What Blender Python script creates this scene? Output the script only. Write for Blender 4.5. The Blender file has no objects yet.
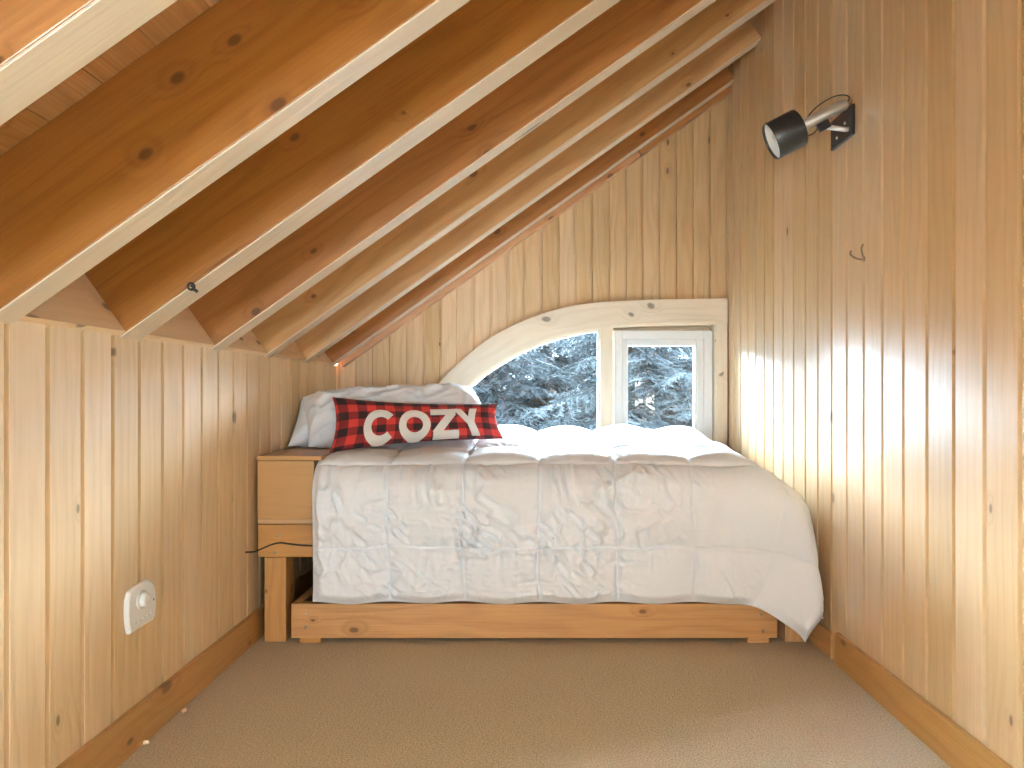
import bpy, bmesh, math, random
import numpy as np
from mathutils import Vector, Matrix

random.seed(7)
RNG = np.random.RandomState(11)
S = bpy.context.scene
COL = S.collection
D = bpy.data

# ------------------------------------------------------------------ room numbers (metres)
XL, XR = -1.143, 1.160          # wall faces
YB, YF = 3.94, -2.20            # back wall (window) and the wall behind the camera
ZK = 1.181                      # top of the low left wall
PITCH = math.atan(0.708)
CP, SP = math.cos(PITCH), math.sin(PITCH)
RD = 0.262                      # rafter depth
def zroof(x): return ZK + 0.708 * (x - XL)          # underside of the rafters

# ------------------------------------------------------------------ helpers
class MB:
    """collects polygons with wood-grain uvs and a random number per board"""
    def __init__(s): s.v, s.f, s.uv, s.r, s.sm = [], [], [], [], []
    def face(s, pts, uvs=None, r=0.5, smooth=False):
        b = len(s.v); s.v += [tuple(p) for p in pts]
        s.f.append(list(range(b, b + len(pts))))
        s.uv.append(uvs or [(p[2], p[0] + p[1]) for p in pts]); s.r.append(r); s.sm.append(smooth)
    def box(s, p0, p1, axis=0, M=None, r=None):
        """box whose grain runs along axis; M maps the box's own frame into the room"""
        r = random.random() if r is None else r
        ou, ov = random.uniform(0, 40), random.uniform(0, 40)
        c = [(x, y, z) for x in (p0[0], p1[0]) for y in (p0[1], p1[1]) for z in (p0[2], p1[2])]
        quads = [((0,1,3,2),0),((4,6,7,5),0),((0,4,5,1),1),((2,3,7,6),1),((0,2,6,4),2),((1,5,7,3),2)]
        base = len(s.v)
        s.v += [tuple(M @ Vector(p)) if M is not None else p for p in c]
        for k, (q, n) in enumerate(quads):
            oth = [a for a in range(3) if a != axis and a != n]
            uv = []
            for i in q:
                p = c[i]
                if n == axis:
                    a, b = [t for t in range(3) if t != axis]
                    uv.append((p[a] * .35 + ou, p[b] + ov))
                else:
                    uv.append((p[axis] + ou, p[oth[0]] + ov + k * .31))
            s.f.append([base + i for i in q]); s.uv.append(uv); s.r.append(r); s.sm.append(False)
    def grid(s, P, smooth=True, uv=None, closed_u=False, flip=False):
        """P: n x m x 3 array"""
        n, m = len(P), len(P[0]); b = len(s.v)
        for i in range(n):
            for j in range(m): s.v.append(tuple(P[i][j]))
        for i in range(n if closed_u else n - 1):
            for j in range(m - 1):
                i2 = (i + 1) % n
                q = [(i, j), (i2, j), (i2, j + 1), (i, j + 1)]
                if flip: q = q[::-1]
                s.f.append([b + a * m + c for a, c in q])
                s.uv.append([tuple(uv[a][c]) if uv is not None else (a / n, c / m) for a, c in q])
                s.r.append(.5); s.sm.append(smooth)
    def tube(s, pts, rad, n=10, cap=True):
        pts = [Vector(p) for p in pts]
        rads = rad if isinstance(rad, (list, tuple)) else [rad] * len(pts)
        t0 = (pts[1] - pts[0]).normalized()
        nrm = t0.orthogonal().normalized(); rings = []
        for i, p in enumerate(pts):
            t = (pts[min(i + 1, len(pts) - 1)] - pts[max(i - 1, 0)]).normalized()
            nrm = (nrm - t * nrm.dot(t)).normalized(); bn = t.cross(nrm)
            rings.append([p + (nrm * math.cos(a) + bn * math.sin(a)) * rads[i] for a in [2 * math.pi * k / n for k in range(n)]])
        b = len(s.v)
        for rg in rings: s.v += [tuple(q) for q in rg]
        for i in range(len(pts) - 1):
            for k in range(n):
                k2 = (k + 1) % n
                s.f.append([b + i * n + k, b + i * n + k2, b + (i + 1) * n + k2, b + (i + 1) * n + k])
                s.uv.append([(0, 0), (1, 0), (1, 1), (0, 1)]); s.r.append(.5); s.sm.append(True)
        if cap:
            for e, rg in ((0, 0), (1, len(pts) - 1)):
                ids = [b + rg * n + k for k in range(n)]
                s.f.append(ids[::-1] if e == 0 else ids); s.uv.append([(0, 0)] * n); s.r.append(.5); s.sm.append(False)
    def lathe(s, prof, axis_p, axis_d, n=40):
        """prof: (distance along axis, radius)"""
        d = Vector(axis_d).normalized(); a = d.orthogonal().normalized(); c = d.cross(a); p = Vector(axis_p)
        P = [[p + d * t + (a * math.cos(2 * math.pi * k / n) + c * math.sin(2 * math.pi * k / n)) * r for t, r in prof] for k in range(n)]
        s.grid(P, closed_u=True)
    def build(s, name, mat, parent=None, origin=None, bevel=0, flat=False, weld=False):
        me = D.meshes.new(name)
        o = D.objects.new(name, me); COL.objects.link(o)
        if parent is not None: o.parent = parent; org = parent_origin(parent)
        else:
            org = Vector(origin) if origin is not None else Vector((0, 0, 0)); o.location = org
        me.from_pydata([tuple(Vector(v) - org) for v in s.v], [], s.f)
        uvl = me.uv_layers.new(name='UVMap'); k = 0
        flatuv = [c for f in s.uv for t in f for c in t]
        uvl.data.foreach_set('uv', flatuv)
        at = me.attributes.new('rnd', 'FLOAT', 'FACE'); at.data.foreach_set('value', s.r)
        me.polygons.foreach_set('use_smooth', s.sm)
        me.materials.append(mat)
        if weld:
            bm = bmesh.new(); bm.from_mesh(me); bmesh.ops.remove_doubles(bm, verts=bm.verts, dist=1e-5)
            bmesh.ops.recalc_face_normals(bm, faces=bm.faces); bm.to_mesh(me); bm.free()
        me.update()
        if bevel:
            md = o.modifiers.new('bevel', 'BEVEL'); md.width = bevel; md.segments = 2; md.limit_method = 'ANGLE'
        return o
def parent_origin(o):
    p = Vector((0, 0, 0))
    while o is not None: p = p + o.location; o = o.parent
    return p
def thing(name, label, cat, loc, group=None):
    o = D.objects.new(name, None); COL.objects.link(o); o.location = loc; o.empty_display_size = .1
    return tag(o, label, cat, group)
def tag(o, label, cat, group=None, kind=None):
    o['label'] = label; o['category'] = cat
    if group: o['group'] = group
    if kind: o['kind'] = kind
    return o
def structure(o, label=None, cat=None):
    o['kind'] = 'structure'
    if label: o['label'] = label
    if cat: o['category'] = cat
    return o

# ------------------------------------------------------------------ noise on arrays
def vnoise(x, y, seed=0):
    rs = np.random.RandomState(seed); T = rs.rand(256, 256)
    xi = np.floor(x).astype(int); yi = np.floor(y).astype(int); fx = x - xi; fy = y - yi
    fx = fx * fx * fx * (fx * (fx * 6 - 15) + 10); fy = fy * fy * fy * (fy * (fy * 6 - 15) + 10)
    g = lambda a, b: T[a % 256, b % 256]
    return (g(xi, yi) * (1 - fx) + g(xi + 1, yi) * fx) * (1 - fy) + (g(xi, yi + 1) * (1 - fx) + g(xi + 1, yi + 1) * fx) * fy
def sstep(a, b, x):
    t = np.clip((x - a) / (b - a), 0, 1); return t * t * (3 - 2 * t)

# ------------------------------------------------------------------ materials
def new_mat(name):
    m = D.materials.new(name); m.use_nodes = True; nt = m.node_tree; nt.nodes.clear()
    out = nt.nodes.new('ShaderNodeOutputMaterial'); b = nt.nodes.new('ShaderNodeBsdfPrincipled')
    nt.links.new(b.outputs[0], out.inputs[0]); return m, nt, b, out
def N(nt, t, **kw):
    n = nt.nodes.new(t)
    for k, v in kw.items():
        if k.startswith('i_'): n.inputs[int(k[2:])].default_value = v
        else: setattr(n, k, v)
    return n
def math_(nt, op, a, b=None, c=None):
    n = N(nt, 'ShaderNodeMath', operation=op)
    for i, x in enumerate((a, b, c)):
        if x is None: continue
        if isinstance(x, (int, float)): n.inputs[i].default_value = x
        else: nt.links.new(x, n.inputs[i])
    return n.outputs[0]
def mixc(nt, fac, a, b, blend='MIX'):
    n = N(nt, 'ShaderNodeMix', data_type='RGBA', blend_type=blend)
    for i, x in ((0, fac), (6, a), (7, b)):
        if isinstance(x, (int, float)): n.inputs[i].default_value = x
        elif isinstance(x, tuple): n.inputs[i].default_value = (*x, 1)
        else: nt.links.new(x, n.inputs[i])
    return n.outputs[2]
def mrange(nt, v, a, b, c=0., d=1.):
    n = N(nt, 'ShaderNodeMapRange', interpolation_type='SMOOTHSTEP'); nt.links.new(v, n.inputs[0])
    for i, x in enumerate((a, b, c, d)): n.inputs[i + 1].default_value = x
    return n.outputs[0]
def plain(name, col, rough=.5, metal=0., spec=.5, coat=0.):
    m, nt, b, o = new_mat(name)
    b.inputs['Base Color'].default_value = (*col, 1); b.inputs['Roughness'].default_value = rough
    b.inputs['Metallic'].default_value = metal; b.inputs['Specular IOR Level'].default_value = spec
    b.inputs['Coat Weight'].default_value = coat
    n = N(nt, 'ShaderNodeTexNoise'); n.inputs['Scale'].default_value = 40
    rr = mrange(nt, n.outputs[0], .3, .7, max(0, rough - .05), min(1, rough + .05)); nt.links.new(rr, b.inputs['Roughness'])
    return m
def wood(name, light, dark, knot=.5, kscale=(2.2, 9.), rough=.42, coat=.0, contrast=.55, vary=.16, bands=9., spec=.5):
    m, nt, b, o = new_mat(name)
    uv = N(nt, 'ShaderNodeUVMap').outputs[0]
    sx = N(nt, 'ShaderNodeSeparateXYZ'); nt.links.new(uv, sx.inputs[0]); u, v = sx.outputs[0], sx.outputs[1]
    def vec(su, sv):
        c = N(nt, 'ShaderNodeCombineXYZ'); nt.links.new(math_(nt, 'MULTIPLY', u, su), c.inputs[0]); nt.links.new(math_(nt, 'MULTIPLY', v, sv), c.inputs[1]); return c.outputs[0]
    fine = N(nt, 'ShaderNodeTexNoise', noise_dimensions='2D'); nt.links.new(vec(3.5, 160), fine.inputs[0]); fine.inputs['Scale'].default_value = 1; fine.inputs['Detail'].default_value = 3
    warp = N(nt, 'ShaderNodeTexNoise', noise_dimensions='2D'); nt.links.new(vec(1.1, 6), warp.inputs[0]); warp.inputs['Scale'].default_value = 1; warp.inputs['Detail'].default_value = 2
    # knots
    kv = N(nt, 'ShaderNodeTexVoronoi', voronoi_dimensions='2D', feature='F1'); nt.links.new(vec(*kscale), kv.inputs[0]); kv.inputs['Scale'].default_value = 1
    kc = N(nt, 'ShaderNodeSeparateColor'); nt.links.new(kv.outputs['Color'], kc.inputs[0])
    has = math_(nt, 'GREATER_THAN', kc.outputs[0], 1 - knot)
    kd = math_(nt, 'DIVIDE', kv.outputs['Distance'], math_(nt, 'MULTIPLY_ADD', kc.outputs[1], .9, .45))
    kmask = math_(nt, 'MULTIPLY', mrange(nt, kd, .07, .15, 1, 0), has)
    kring = math_(nt, 'MULTIPLY', mrange(nt, kd, .1, .5, 1, 0), has)
    # growth rings: sine of the cross coordinate, pushed about by the warp and round the knots
    ph = math_(nt, 'ADD', math_(nt, 'MULTIPLY', v, bands * 6.283 * 2), math_(nt, 'MULTIPLY', warp.outputs[0], 26))
    ph = math_(nt, 'ADD', ph, math_(nt, 'MULTIPLY', kring, 7))
    ring = math_(nt, 'MULTIPLY_ADD', math_(nt, 'SINE', ph), .5, .5)
    ring = math_(nt, 'POWER', ring, 2.2)
    g = math_(nt, 'ADD', math_(nt, 'MULTIPLY', ring, .55), math_(nt, 'MULTIPLY', mrange(nt, fine.outputs[0], .3, .75), .5))
    g = math_(nt, 'MULTIPLY', g, contrast)
    colr = mixc(nt, g, light, dark)
    big = N(nt, 'ShaderNodeTexNoise', noise_dimensions='2D'); nt.links.new(vec(.9, 3), big.inputs[0]); big.inputs['Scale'].default_value = 1
    at = N(nt, 'ShaderNodeAttribute', attribute_name='rnd')
    val = math_(nt, 'ADD', math_(nt, 'MULTIPLY_ADD', at.outputs['Fac'], 2 * vary, 1 - vary), math_(nt, 'MULTIPLY_ADD', big.outputs[0], .22, -.11))
    hs = N(nt, 'ShaderNodeHueSaturation'); nt.links.new(val, hs.inputs['Value']); nt.links.new(colr, hs.inputs['Color'])
    nt.links.new(math_(nt, 'MULTIPLY_ADD', at.outputs['Fac'], -.2, 1.1), hs.inputs['Saturation'])
    kcol = tuple(c * .28 for c in dark)
    c2 = mixc(nt, math_(nt, 'MULTIPLY', kring, .3), hs.outputs[0], dark)
    c3 = mixc(nt, math_(nt, 'MULTIPLY', kmask, .8), c2, kcol)
    nt.links.new(c3, b.inputs['Base Color'])
    nt.links.new(mrange(nt, fine.outputs[0], .2, .8, rough - .06, rough + .1), b.inputs['Roughness'])
    b.inputs['Coat Weight'].default_value = coat; b.inputs['Coat Roughness'].default_value = .3
    b.inputs['Specular IOR Level'].default_value = spec
    bp = N(nt, 'ShaderNodeBump'); bp.inputs['Strength'].default_value = .18; bp.inputs['Distance'].default_value = .003
    nt.links.new(math_(nt, 'SUBTRACT', fine.outputs[0], ring), bp.inputs['Height']); nt.links.new(bp.outputs[0], b.inputs['Normal'])
    return m

M_wall  = wood('pine_boards', (.77, .565, .33), (.61, .39, .185), knot=.025, kscale=(6., 13.), rough=.40, coat=.4, contrast=.45, vary=.12)
M_wallr = wood('pine_boards_varnished', (.66, .455, .245), (.52, .315, .145), knot=.025, kscale=(6., 13.), rough=.36, coat=1., contrast=.42, vary=.10)
for n_ in M_wallr.node_tree.nodes:
    if n_.type == 'BSDF_PRINCIPLED': n_.inputs['Coat IOR'].default_value = 1.8; n_.inputs['Coat Roughness'].default_value = .24
M_back  = wood('cedar_boards', (.68, .48, .275), (.51, .315, .15), knot=.03, kscale=(6., 13.), rough=.5, contrast=.55, vary=.13)
M_raft  = wood('fir_rafter', (.45, .198, .060), (.26, .088, .022), knot=.10, kscale=(7., 11.), rough=.40, coat=.6, contrast=.55, vary=.32, bands=7)
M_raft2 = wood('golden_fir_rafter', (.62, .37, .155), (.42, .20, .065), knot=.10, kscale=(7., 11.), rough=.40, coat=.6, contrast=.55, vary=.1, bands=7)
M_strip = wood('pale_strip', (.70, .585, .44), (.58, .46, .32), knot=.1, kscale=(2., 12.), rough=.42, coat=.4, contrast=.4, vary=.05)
M_deck  = wood('roof_deck', (.40, .20, .075), (.26, .105, .035), knot=.2, kscale=(6, 10.), rough=.55, contrast=.6)
M_block = wood('blocking_pine', (.82, .60, .37), (.70, .46, .25), knot=.2, kscale=(6., 9.), rough=.5, contrast=.5)
M_base  = wood('baseboard_pine', (.52, .29, .11), (.36, .165, .05), knot=.22, kscale=(5., 9.), rough=.38, coat=.3, contrast=.45)
M_bed   = wood('bed_fir', (.56, .30, .11), (.37, .155, .045), knot=.12, kscale=(6., 10.), rough=.4, coat=.2, contrast=.5)
M_box   = wood('box_plywood', (.52, .30, .125), (.42, .225, .085), knot=.0, rough=.4, coat=.2, contrast=.35, vary=.05, bands=5)
M_arch  = wood('window_trim_pine', (.79, .67, .51), (.67, .53, .37), knot=.28, kscale=(6., 7.), rough=.5, contrast=.45, vary=.05)
M_wht   = plain('white_vinyl', (.82, .82, .80), .35)
M_black = plain('black_enamel', (.022, .022, .024), .32)
M_chrome= plain('brushed_chrome', (.85, .85, .85), .38, .8)
M_cord  = plain('black_rubber', (.02, .018, .016), .5)
M_brass = plain('aged_wire', (.25, .19, .12), .4, .8)
M_plast = plain('thermostat_plastic', (.80, .78, .73), .4)
M_plast2= plain('thermostat_grey', (.62, .60, .57), .4)
M_inner = plain('reflector_white', (.85, .84, .80), .4)
M_screw = plain('zinc_screw', (.75, .72, .66), .3, .9)
M_mat   = plain('mattress_ticking', (.74, .73, .71), .8)
M_under = plain('dark_drawer_fabric', (.08, .07, .06), .9)
M_felt  = plain('cream_felt', (.72, .69, .64), .95, 0, .2)
M_chip  = plain('split_wood', (.72, .52, .33), .8)
M_trunk = plain('bark', (.075, .065, .06), .95)

def fabric(name, col, bump=.25):
    m, nt, b, o = new_mat(name)
    b.inputs['Base Color'].default_value = (*col, 1); b.inputs['Roughness'].default_value = .75
    b.inputs['Sheen Weight'].default_value = .15; b.inputs['Specular IOR Level'].default_value = .3
    tc = N(nt, 'ShaderNodeTexCoord').outputs['Object']
    n1 = N(nt, 'ShaderNodeTexNoise'); n1.inputs['Scale'].default_value = 38; n1.inputs['Detail'].default_value = 4; n1.inputs['Distortion'].default_value = 1.2; nt.links.new(tc, n1.inputs[0])
    n2 = N(nt, 'ShaderNodeTexNoise'); n2.inputs['Scale'].default_value = 420; nt.links.new(tc, n2.inputs[0])
    bp = N(nt, 'ShaderNodeBump'); bp.inputs['Strength'].default_value = bump; bp.inputs['Distance'].default_value = .006
    nt.links.new(math_(nt, 'ADD', n1.outputs[0], math_(nt, 'MULTIPLY', n2.outputs[0], .08)), bp.inputs['Height']); nt.links.new(bp.outputs[0], b.inputs['Normal'])
    return m
M_duvet = fabric('white_cotton', (.81, .83, .86), .35)
M_pillow = fabric('white_percale', (.81, .83, .86), .25)

def carpet():
    m, nt, b, o = new_mat('beige_carpet')
    tc = N(nt, 'ShaderNodeTexCoord').outputs['Object']
    n1 = N(nt, 'ShaderNodeTexNoise'); n1.inputs['Scale'].default_value = 210; n1.inputs['Detail'].default_value = 3; nt.links.new(tc, n1.inputs[0])
    n2 = N(nt, 'ShaderNodeTexNoise'); n2.inputs['Scale'].default_value = 60; nt.links.new(tc, n2.inputs[0])
    n3 = N(nt, 'ShaderNodeTexNoise'); n3.inputs['Scale'].default_value = 1.6; n3.inputs['Detail'].default_value = 2; nt.links.new(tc, n3.inputs[0])
    c = mixc(nt, mrange(nt, n1.outputs[0], .3, .7), (.33, .25, .145), (.63, .505, .325))
    c = mixc(nt, math_(nt, 'MULTIPLY', mrange(nt, n3.outputs[0], .4, .65), .35), c, (.53, .38, .24))
    nt.links.new(c, b.inputs['Base Color']); b.inputs['Roughness'].default_value = .98; b.inputs['Specular IOR Level'].default_value = .1
    b.inputs['Sheen Weight'].default_value = .2
    bp = N(nt, 'ShaderNodeBump'); bp.inputs['Strength'].default_value = .8; bp.inputs['Distance'].default_value = .008
    nt.links.new(math_(nt, 'ADD', n1.outputs[0], n2.outputs[0]), bp.inputs['Height']); nt.links.new(bp.outputs[0], b.inputs['Normal'])
    return m
M_carpet = carpet()

def plaid():
    m, nt, b, o = new_mat('buffalo_check')
    uv = N(nt, 'ShaderNodeUVMap').outputs[0]; sx = N(nt, 'ShaderNodeSeparateXYZ'); nt.links.new(uv, sx.inputs[0])
    def stripe(c, per, off):
        t = math_(nt, 'FRACT', math_(nt, 'ADD', math_(nt, 'DIVIDE', c, per), off)); return math_(nt, 'LESS_THAN', t, .5)
    a = stripe(sx.outputs[0], .086, .86); c = stripe(sx.outputs[1], .080, .30)
    s = math_(nt, 'ADD', a, c)
    one = math_(nt, 'GREATER_THAN', s, .5); two = math_(nt, 'GREATER_THAN', s, 1.5)
    tw = N(nt, 'ShaderNodeTexNoise', noise_dimensions='2D'); nt.links.new(uv, tw.inputs[0]); tw.inputs['Scale'].default_value = 260
    k = mixc(nt, one, (.62, .045, .035), (.24, .018, .020)); k = mixc(nt, two, k, (.018, .013, .015))
    k = mixc(nt, math_(nt, 'MULTIPLY', tw.outputs[0], .25), k, (.20, .08, .07))
    nt.links.new(k, b.inputs['Base Color']); b.inputs['Roughness'].default_value = .9; b.inputs['Sheen Weight'].default_value = .1; b.inputs['Specular IOR Level'].default_value = .2
    bp = N(nt, 'ShaderNodeBump'); bp.inputs['Strength'].default_value = .3; bp.inputs['Distance'].default_value = .002
    nt.links.new(tw.outputs[0], bp.inputs['Height']); nt.links.new(bp.outputs[0], b.inputs['Normal'])
    return m
M_plaid = plaid()

def glass(name, haze):
    m, nt, b, out = new_mat(name); nt.nodes.remove(b)
    tr = N(nt, 'ShaderNodeBsdfTransparent'); tr.inputs[0].default_value = (.95, .97, .98, 1)
    gl = N(nt, 'ShaderNodeBsdfGlossy'); gl.inputs['Roughness'].default_value = .02
    tl = N(nt, 'ShaderNodeBsdfTranslucent'); tl.inputs[0].default_value = (.85, .92, 1, 1)
    tc = N(nt, 'ShaderNodeTexCoord').outputs['Object']
    n = N(nt, 'ShaderNodeTexNoise'); n.inputs['Scale'].default_value = 4.2; n.inputs['Detail'].default_value = 3; nt.links.new(tc, n.inputs[0])
    f = mrange(nt, n.outputs[0], .35, .7, haze * .35, haze * 1.5)
    mx = N(nt, 'ShaderNodeMixShader'); nt.links.new(f, mx.inputs[0]); nt.links.new(tr.outputs[0], mx.inputs[1]); nt.links.new(tl.outputs[0], mx.inputs[2])
    fr = N(nt, 'ShaderNodeFresnel'); fr.inputs[0].default_value = 1.45
    m2 = N(nt, 'ShaderNodeMixShader'); nt.links.new(fr.outputs[0], m2.inputs[0]); nt.links.new(mx.outputs[0], m2.inputs[1]); nt.links.new(gl.outputs[0], m2.inputs[2])
    nt.links.new(m2.outputs[0], out.inputs[0]); return m
M_glass = glass('hazy_glass', .0); M_glass2 = M_glass

def foliage_mat():
    m, nt, b, o = new_mat('conifer_needles')
    tc = N(nt, 'ShaderNodeTexCoord').outputs['Object']
    n = N(nt, 'ShaderNodeTexNoise'); n.inputs['Scale'].default_value = 3.5; n.inputs['Detail'].default_value = 3; nt.links.new(tc, n.inputs[0])
    at = N(nt, 'ShaderNodeAttribute', attribute_name='rnd')
    c = mixc(nt, mrange(nt, n.outputs[0], .35, .65), (.0042, .0059, .0070), (.0060, .0080, .0090))
    c = mixc(nt, math_(nt, 'POWER', at.outputs['Fac'], 3.), c, (.010, .0128, .0136))
    nt.links.new(c, b.inputs['Base Color']); b.inputs['Roughness'].default_value = .8; b.inputs['Specular IOR Level'].default_value = .1
    tl = N(nt, 'ShaderNodeBsdfTranslucent'); nt.links.new(c, tl.inputs[0]); mx = N(nt, 'ShaderNodeMixShader'); mx.inputs[0].default_value = .45
    nt.links.new(b.outputs[0], mx.inputs[1]); nt.links.new(tl.outputs[0], mx.inputs[2]); nt.links.new(mx.outputs[0], o.inputs[0])
    return m
M_leaf = foliage_mat()
def ground_mat():
    m, nt, b, o = new_mat('forest_floor')
    n = N(nt, 'ShaderNodeTexNoise'); n.inputs['Scale'].default_value = 1.2; n.inputs['Detail'].default_value = 5
    nt.links.new(mixc(nt, n.outputs[0], (.0044, .0060, .0070), (.0062, .0079, .0088)), b.inputs['Base Color']); b.inputs['Roughness'].default_value = .95
    return m
M_ground = ground_mat()
M_bounce = plain('bounce_white', (.78, .80, .82), .8)  # white ground cover added out of view to bounce daylight onto the ceiling

# ------------------------------------------------------------------ wall boards
GW, GD = .0078, .013      # half width and depth of the groove between boards
def column_uv(z, s, k): return (z + 3.7 * k + (k * k * 1.37) % 11, s + k * .77)
def board_wall(mb, s0, s1, grooves, to3, zlo, zhi, hole=None, sub=1, back=None):
    """boards standing between s0 and s1 along a wall; to3(s, depth, z) -> point; grooves: their centre lines"""
    gs = sorted(g for g in grooves if s0 + GW < g < s1 - GW)
    edges = [s0] + gs + [s1]
    rs = [random.random() for _ in edges]
    strips = []
    for k in range(len(edges) - 1):
        a = edges[k] + (GW if k else 0); b = edges[k + 1] - (GW if k < len(edges) - 2 else 0)
        n = sub
        for i in range(n): strips.append((a + (b - a) * i / n, a + (b - a) * (i + 1) / n, 0, 0, k))
        if k < len(edges) - 2:
            g = edges[k + 1]; w = GW * .8
            strips += [(g - GW, g - w, 0, -GD, k), (g - w, g + w, -GD, -GD, k), (g + w, g + GW, -GD, 0, k + 1)]
    for a, b, da, db, k in strips:
        segs = [(zlo(a), zlo(b), zhi(a), zhi(b))]
        if hole:
            ha, hb = hole(a), hole(b)
            if ha and hb: segs = [(zlo(a), zlo(b), ha[0], hb[0]), (ha[1], hb[1], zhi(a), zhi(b))]
        for z0a, z0b, z1a, z1b in segs:
            if z1a - z0a < 1e-4 and z1b - z0b < 1e-4: continue
            p = [to3(a, da, z0a), to3(b, db, z0b), to3(b, db, z1b), to3(a, da, z1a)]
            mb.face(p, [column_uv(z0a, a, k), column_uv(z0b, b, k), column_uv(z1b, b, k), column_uv(z1a, a, k)], rs[k])
    return mb

# left knee wall
mb = MB()
gl = [2.319 + .1232 * k for k in range(-40, 14)]
board_wall(mb, YF, YB, gl, lambda s, d, z: (XL + d, s, z), lambda s: 0., lambda s: ZK)
mb.box((XL - .12, YF, 0), (XL - .012, YB, ZK + .0), axis=2)
mb.face([(XL - .012, YF, ZK), (XL, YF, ZK), (XL, YB, ZK), (XL - .012, YB, ZK)])
structure(mb.build('wall_left', M_wall), 'low knee wall of pale vertical pine boards under the rafter ends', 'wall')
# right wall, up to the roof deck
ZR = zroof(XR) + RD / CP
mb = MB()
gr = [2.826 - .1241 * k for k in range(-9, 42)]
board_wall(mb, YF, YB, gr, lambda s, d, z: (XR - d, s, z), lambda s: 0., lambda s: ZR)
mb.box((XR + .012, YF, 0), (XR + .12, YB, ZR), axis=2)
structure(mb.build('wall_right', M_wallr), 'tall wall of varnished vertical pine boards carrying the spotlight', 'wall')

# ------------------------------------------------------------------ window outline (room x, z on the back wall)
def pw(px, py, d=3.92): return ((px - 531) * d / 668, 1.02 - (py - 393) * d / 668)
arch_out = [pw(*p) for p in [(405, 448), (416, 420), (436, 387), (460, 362), (490.5, 338), (521, 322), (551, 311), (581, 304.5), (611.6, 301.5), (650, 299.8), (690, 299), (727.5, 298.5)]]
arch_in = [pw(*p) for p in [(440, 448), (447, 418), (463, 391), (476, 379), (490.5, 368), (521, 350), (551, 338.2), (581, 330.6), (599.5, 327.6), (614.6, 325.9), (650, 324.2), (690, 323.2), (715.5, 322.8)]]
SILL = 0.70
def smooth(pts, n=60):
    """Catmull-Rom through the points"""
    P = [Vector((x, z, 0)) for x, z in pts]; P = [P[0] * 2 - P[1]] + P + [P[-1] * 2 - P[-2]]
    out = []; m = len(P) - 3
    for i in range(m):
        for j in range(max(2, n // m)):
            t = j / max(2, n // m); a, b, c, d = P[i:i + 4]
            out.append(.5 * ((2 * b) + (c - a) * t + (2 * a - 5 * b + 4 * c - d) * t * t + (3 * b - a - 3 * c + d) * t ** 3))
    out.append(P[-2]); return [(v.x, v.y) for v in out]
A_out, A_in = smooth(arch_out), smooth(arch_in)
def arc_z(pts, x):
    for (x0, z0), (x1, z1) in zip(pts, pts[1:]):
        if x0 <= x <= x1: return z0 + (z1 - z0) * (x - x0) / max(1e-9, x1 - x0)
    return None
A_mid = [((a[0] + b[0]) / 2, (a[1] + b[1]) / 2) for a, b in zip(smooth(arch_out, 240), [smooth(arch_in, 260)[min(len(smooth(arch_in, 260)) - 1, int(i * len(smooth(arch_in, 260)) / len(smooth(arch_out, 240))))] for i in range(len(smooth(arch_out, 240)))])]
xm0, xm1 = A_mid[0][0], 1.125
def hole(x):
    if x < xm0 or x > xm1: return None
    z = arc_z(A_mid, x)
    return (SILL, z if z is not None else A_mid[-1][1])
mb = MB()
gb = [-.533 + .0990 * k for k in range(-8, 20)]
board_wall(mb, XL, XR, gb, lambda s, d, z: (s, YB - d, z), lambda s: 0., lambda s: zroof(s) + RD / CP, hole, sub=5)
# outer skin of the same wall
n = 90
for i in range(n):
    a, b = XL - .12 + (XR - XL + .24) * i / n, XL - .12 + (XR - XL + .24) * (i + 1) / n
    ha, hb = hole(a), hole(b)
    for z0a, z0b, z1a, z1b in ([(0, 0, ha[0], hb[0]), (ha[1], hb[1], zroof(a) + .35, zroof(b) + .35)] if ha and hb else [(0, 0, zroof(a) + .35, zroof(b) + .35)]):
        mb.face([(b, YB + .13, z0b), (a, YB + .13, z0a), (a, YB + .13, z1a), (b, YB + .13, z1b)])
structure(mb.build('wall_back', M_back), 'gable wall of vertical cedar boards around the arched window', 'wall')

# floor
mb = MB(); mb.box((XL - .12, YF - .1, -.05), (XR + .12, YB + .13, 0), axis=1)
structure(mb.build('floor', M_carpet), 'beige cut pile carpet covering the whole floor', 'carpet')

# baseboards
mb = MB(); mb.box((XL, YF + .02, 0), (XL + .019, YB - .02, .121), axis=1)
structure(mb.build('baseboard_left', M_base, bevel=.003), 'knotty pine baseboard along the low left wall', 'baseboard')
mb = MB(); mb.box((XR - .019, YF + .02, 0), (XR, 2.51, .121), axis=1)
structure(mb.build('baseboard_right', M_base, bevel=.003), 'knotty pine baseboard along the tall wall, ending short of the bed', 'baseboard')
mb = MB(); mb.box((XR - .012, 2.56, 0), (XR, YB - .02, .10), axis=1)
structure(mb.build('trim_1', M_bed, bevel=.003), 'thin reddish skirting strip behind the foot of the bed', 'trim')

# ------------------------------------------------------------------ roof: deck, rafters, blocking
RM = Matrix.Translation((XL, 0, ZK)) @ Matrix(((CP, 0, -SP), (0, 1, 0), (SP, 0, CP))).to_4x4()   # s along the slope, y, n up from the rafter undersides
LS = (XR - XL) / CP
mb = MB()
y = YF - .1
while y < YB + .3:
    mb.box((-.35, y, RD), (LS + .35, min(y + .137, YB + .3), RD + .05), axis=0, M=None if False else RM)
    y += .1385
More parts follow.
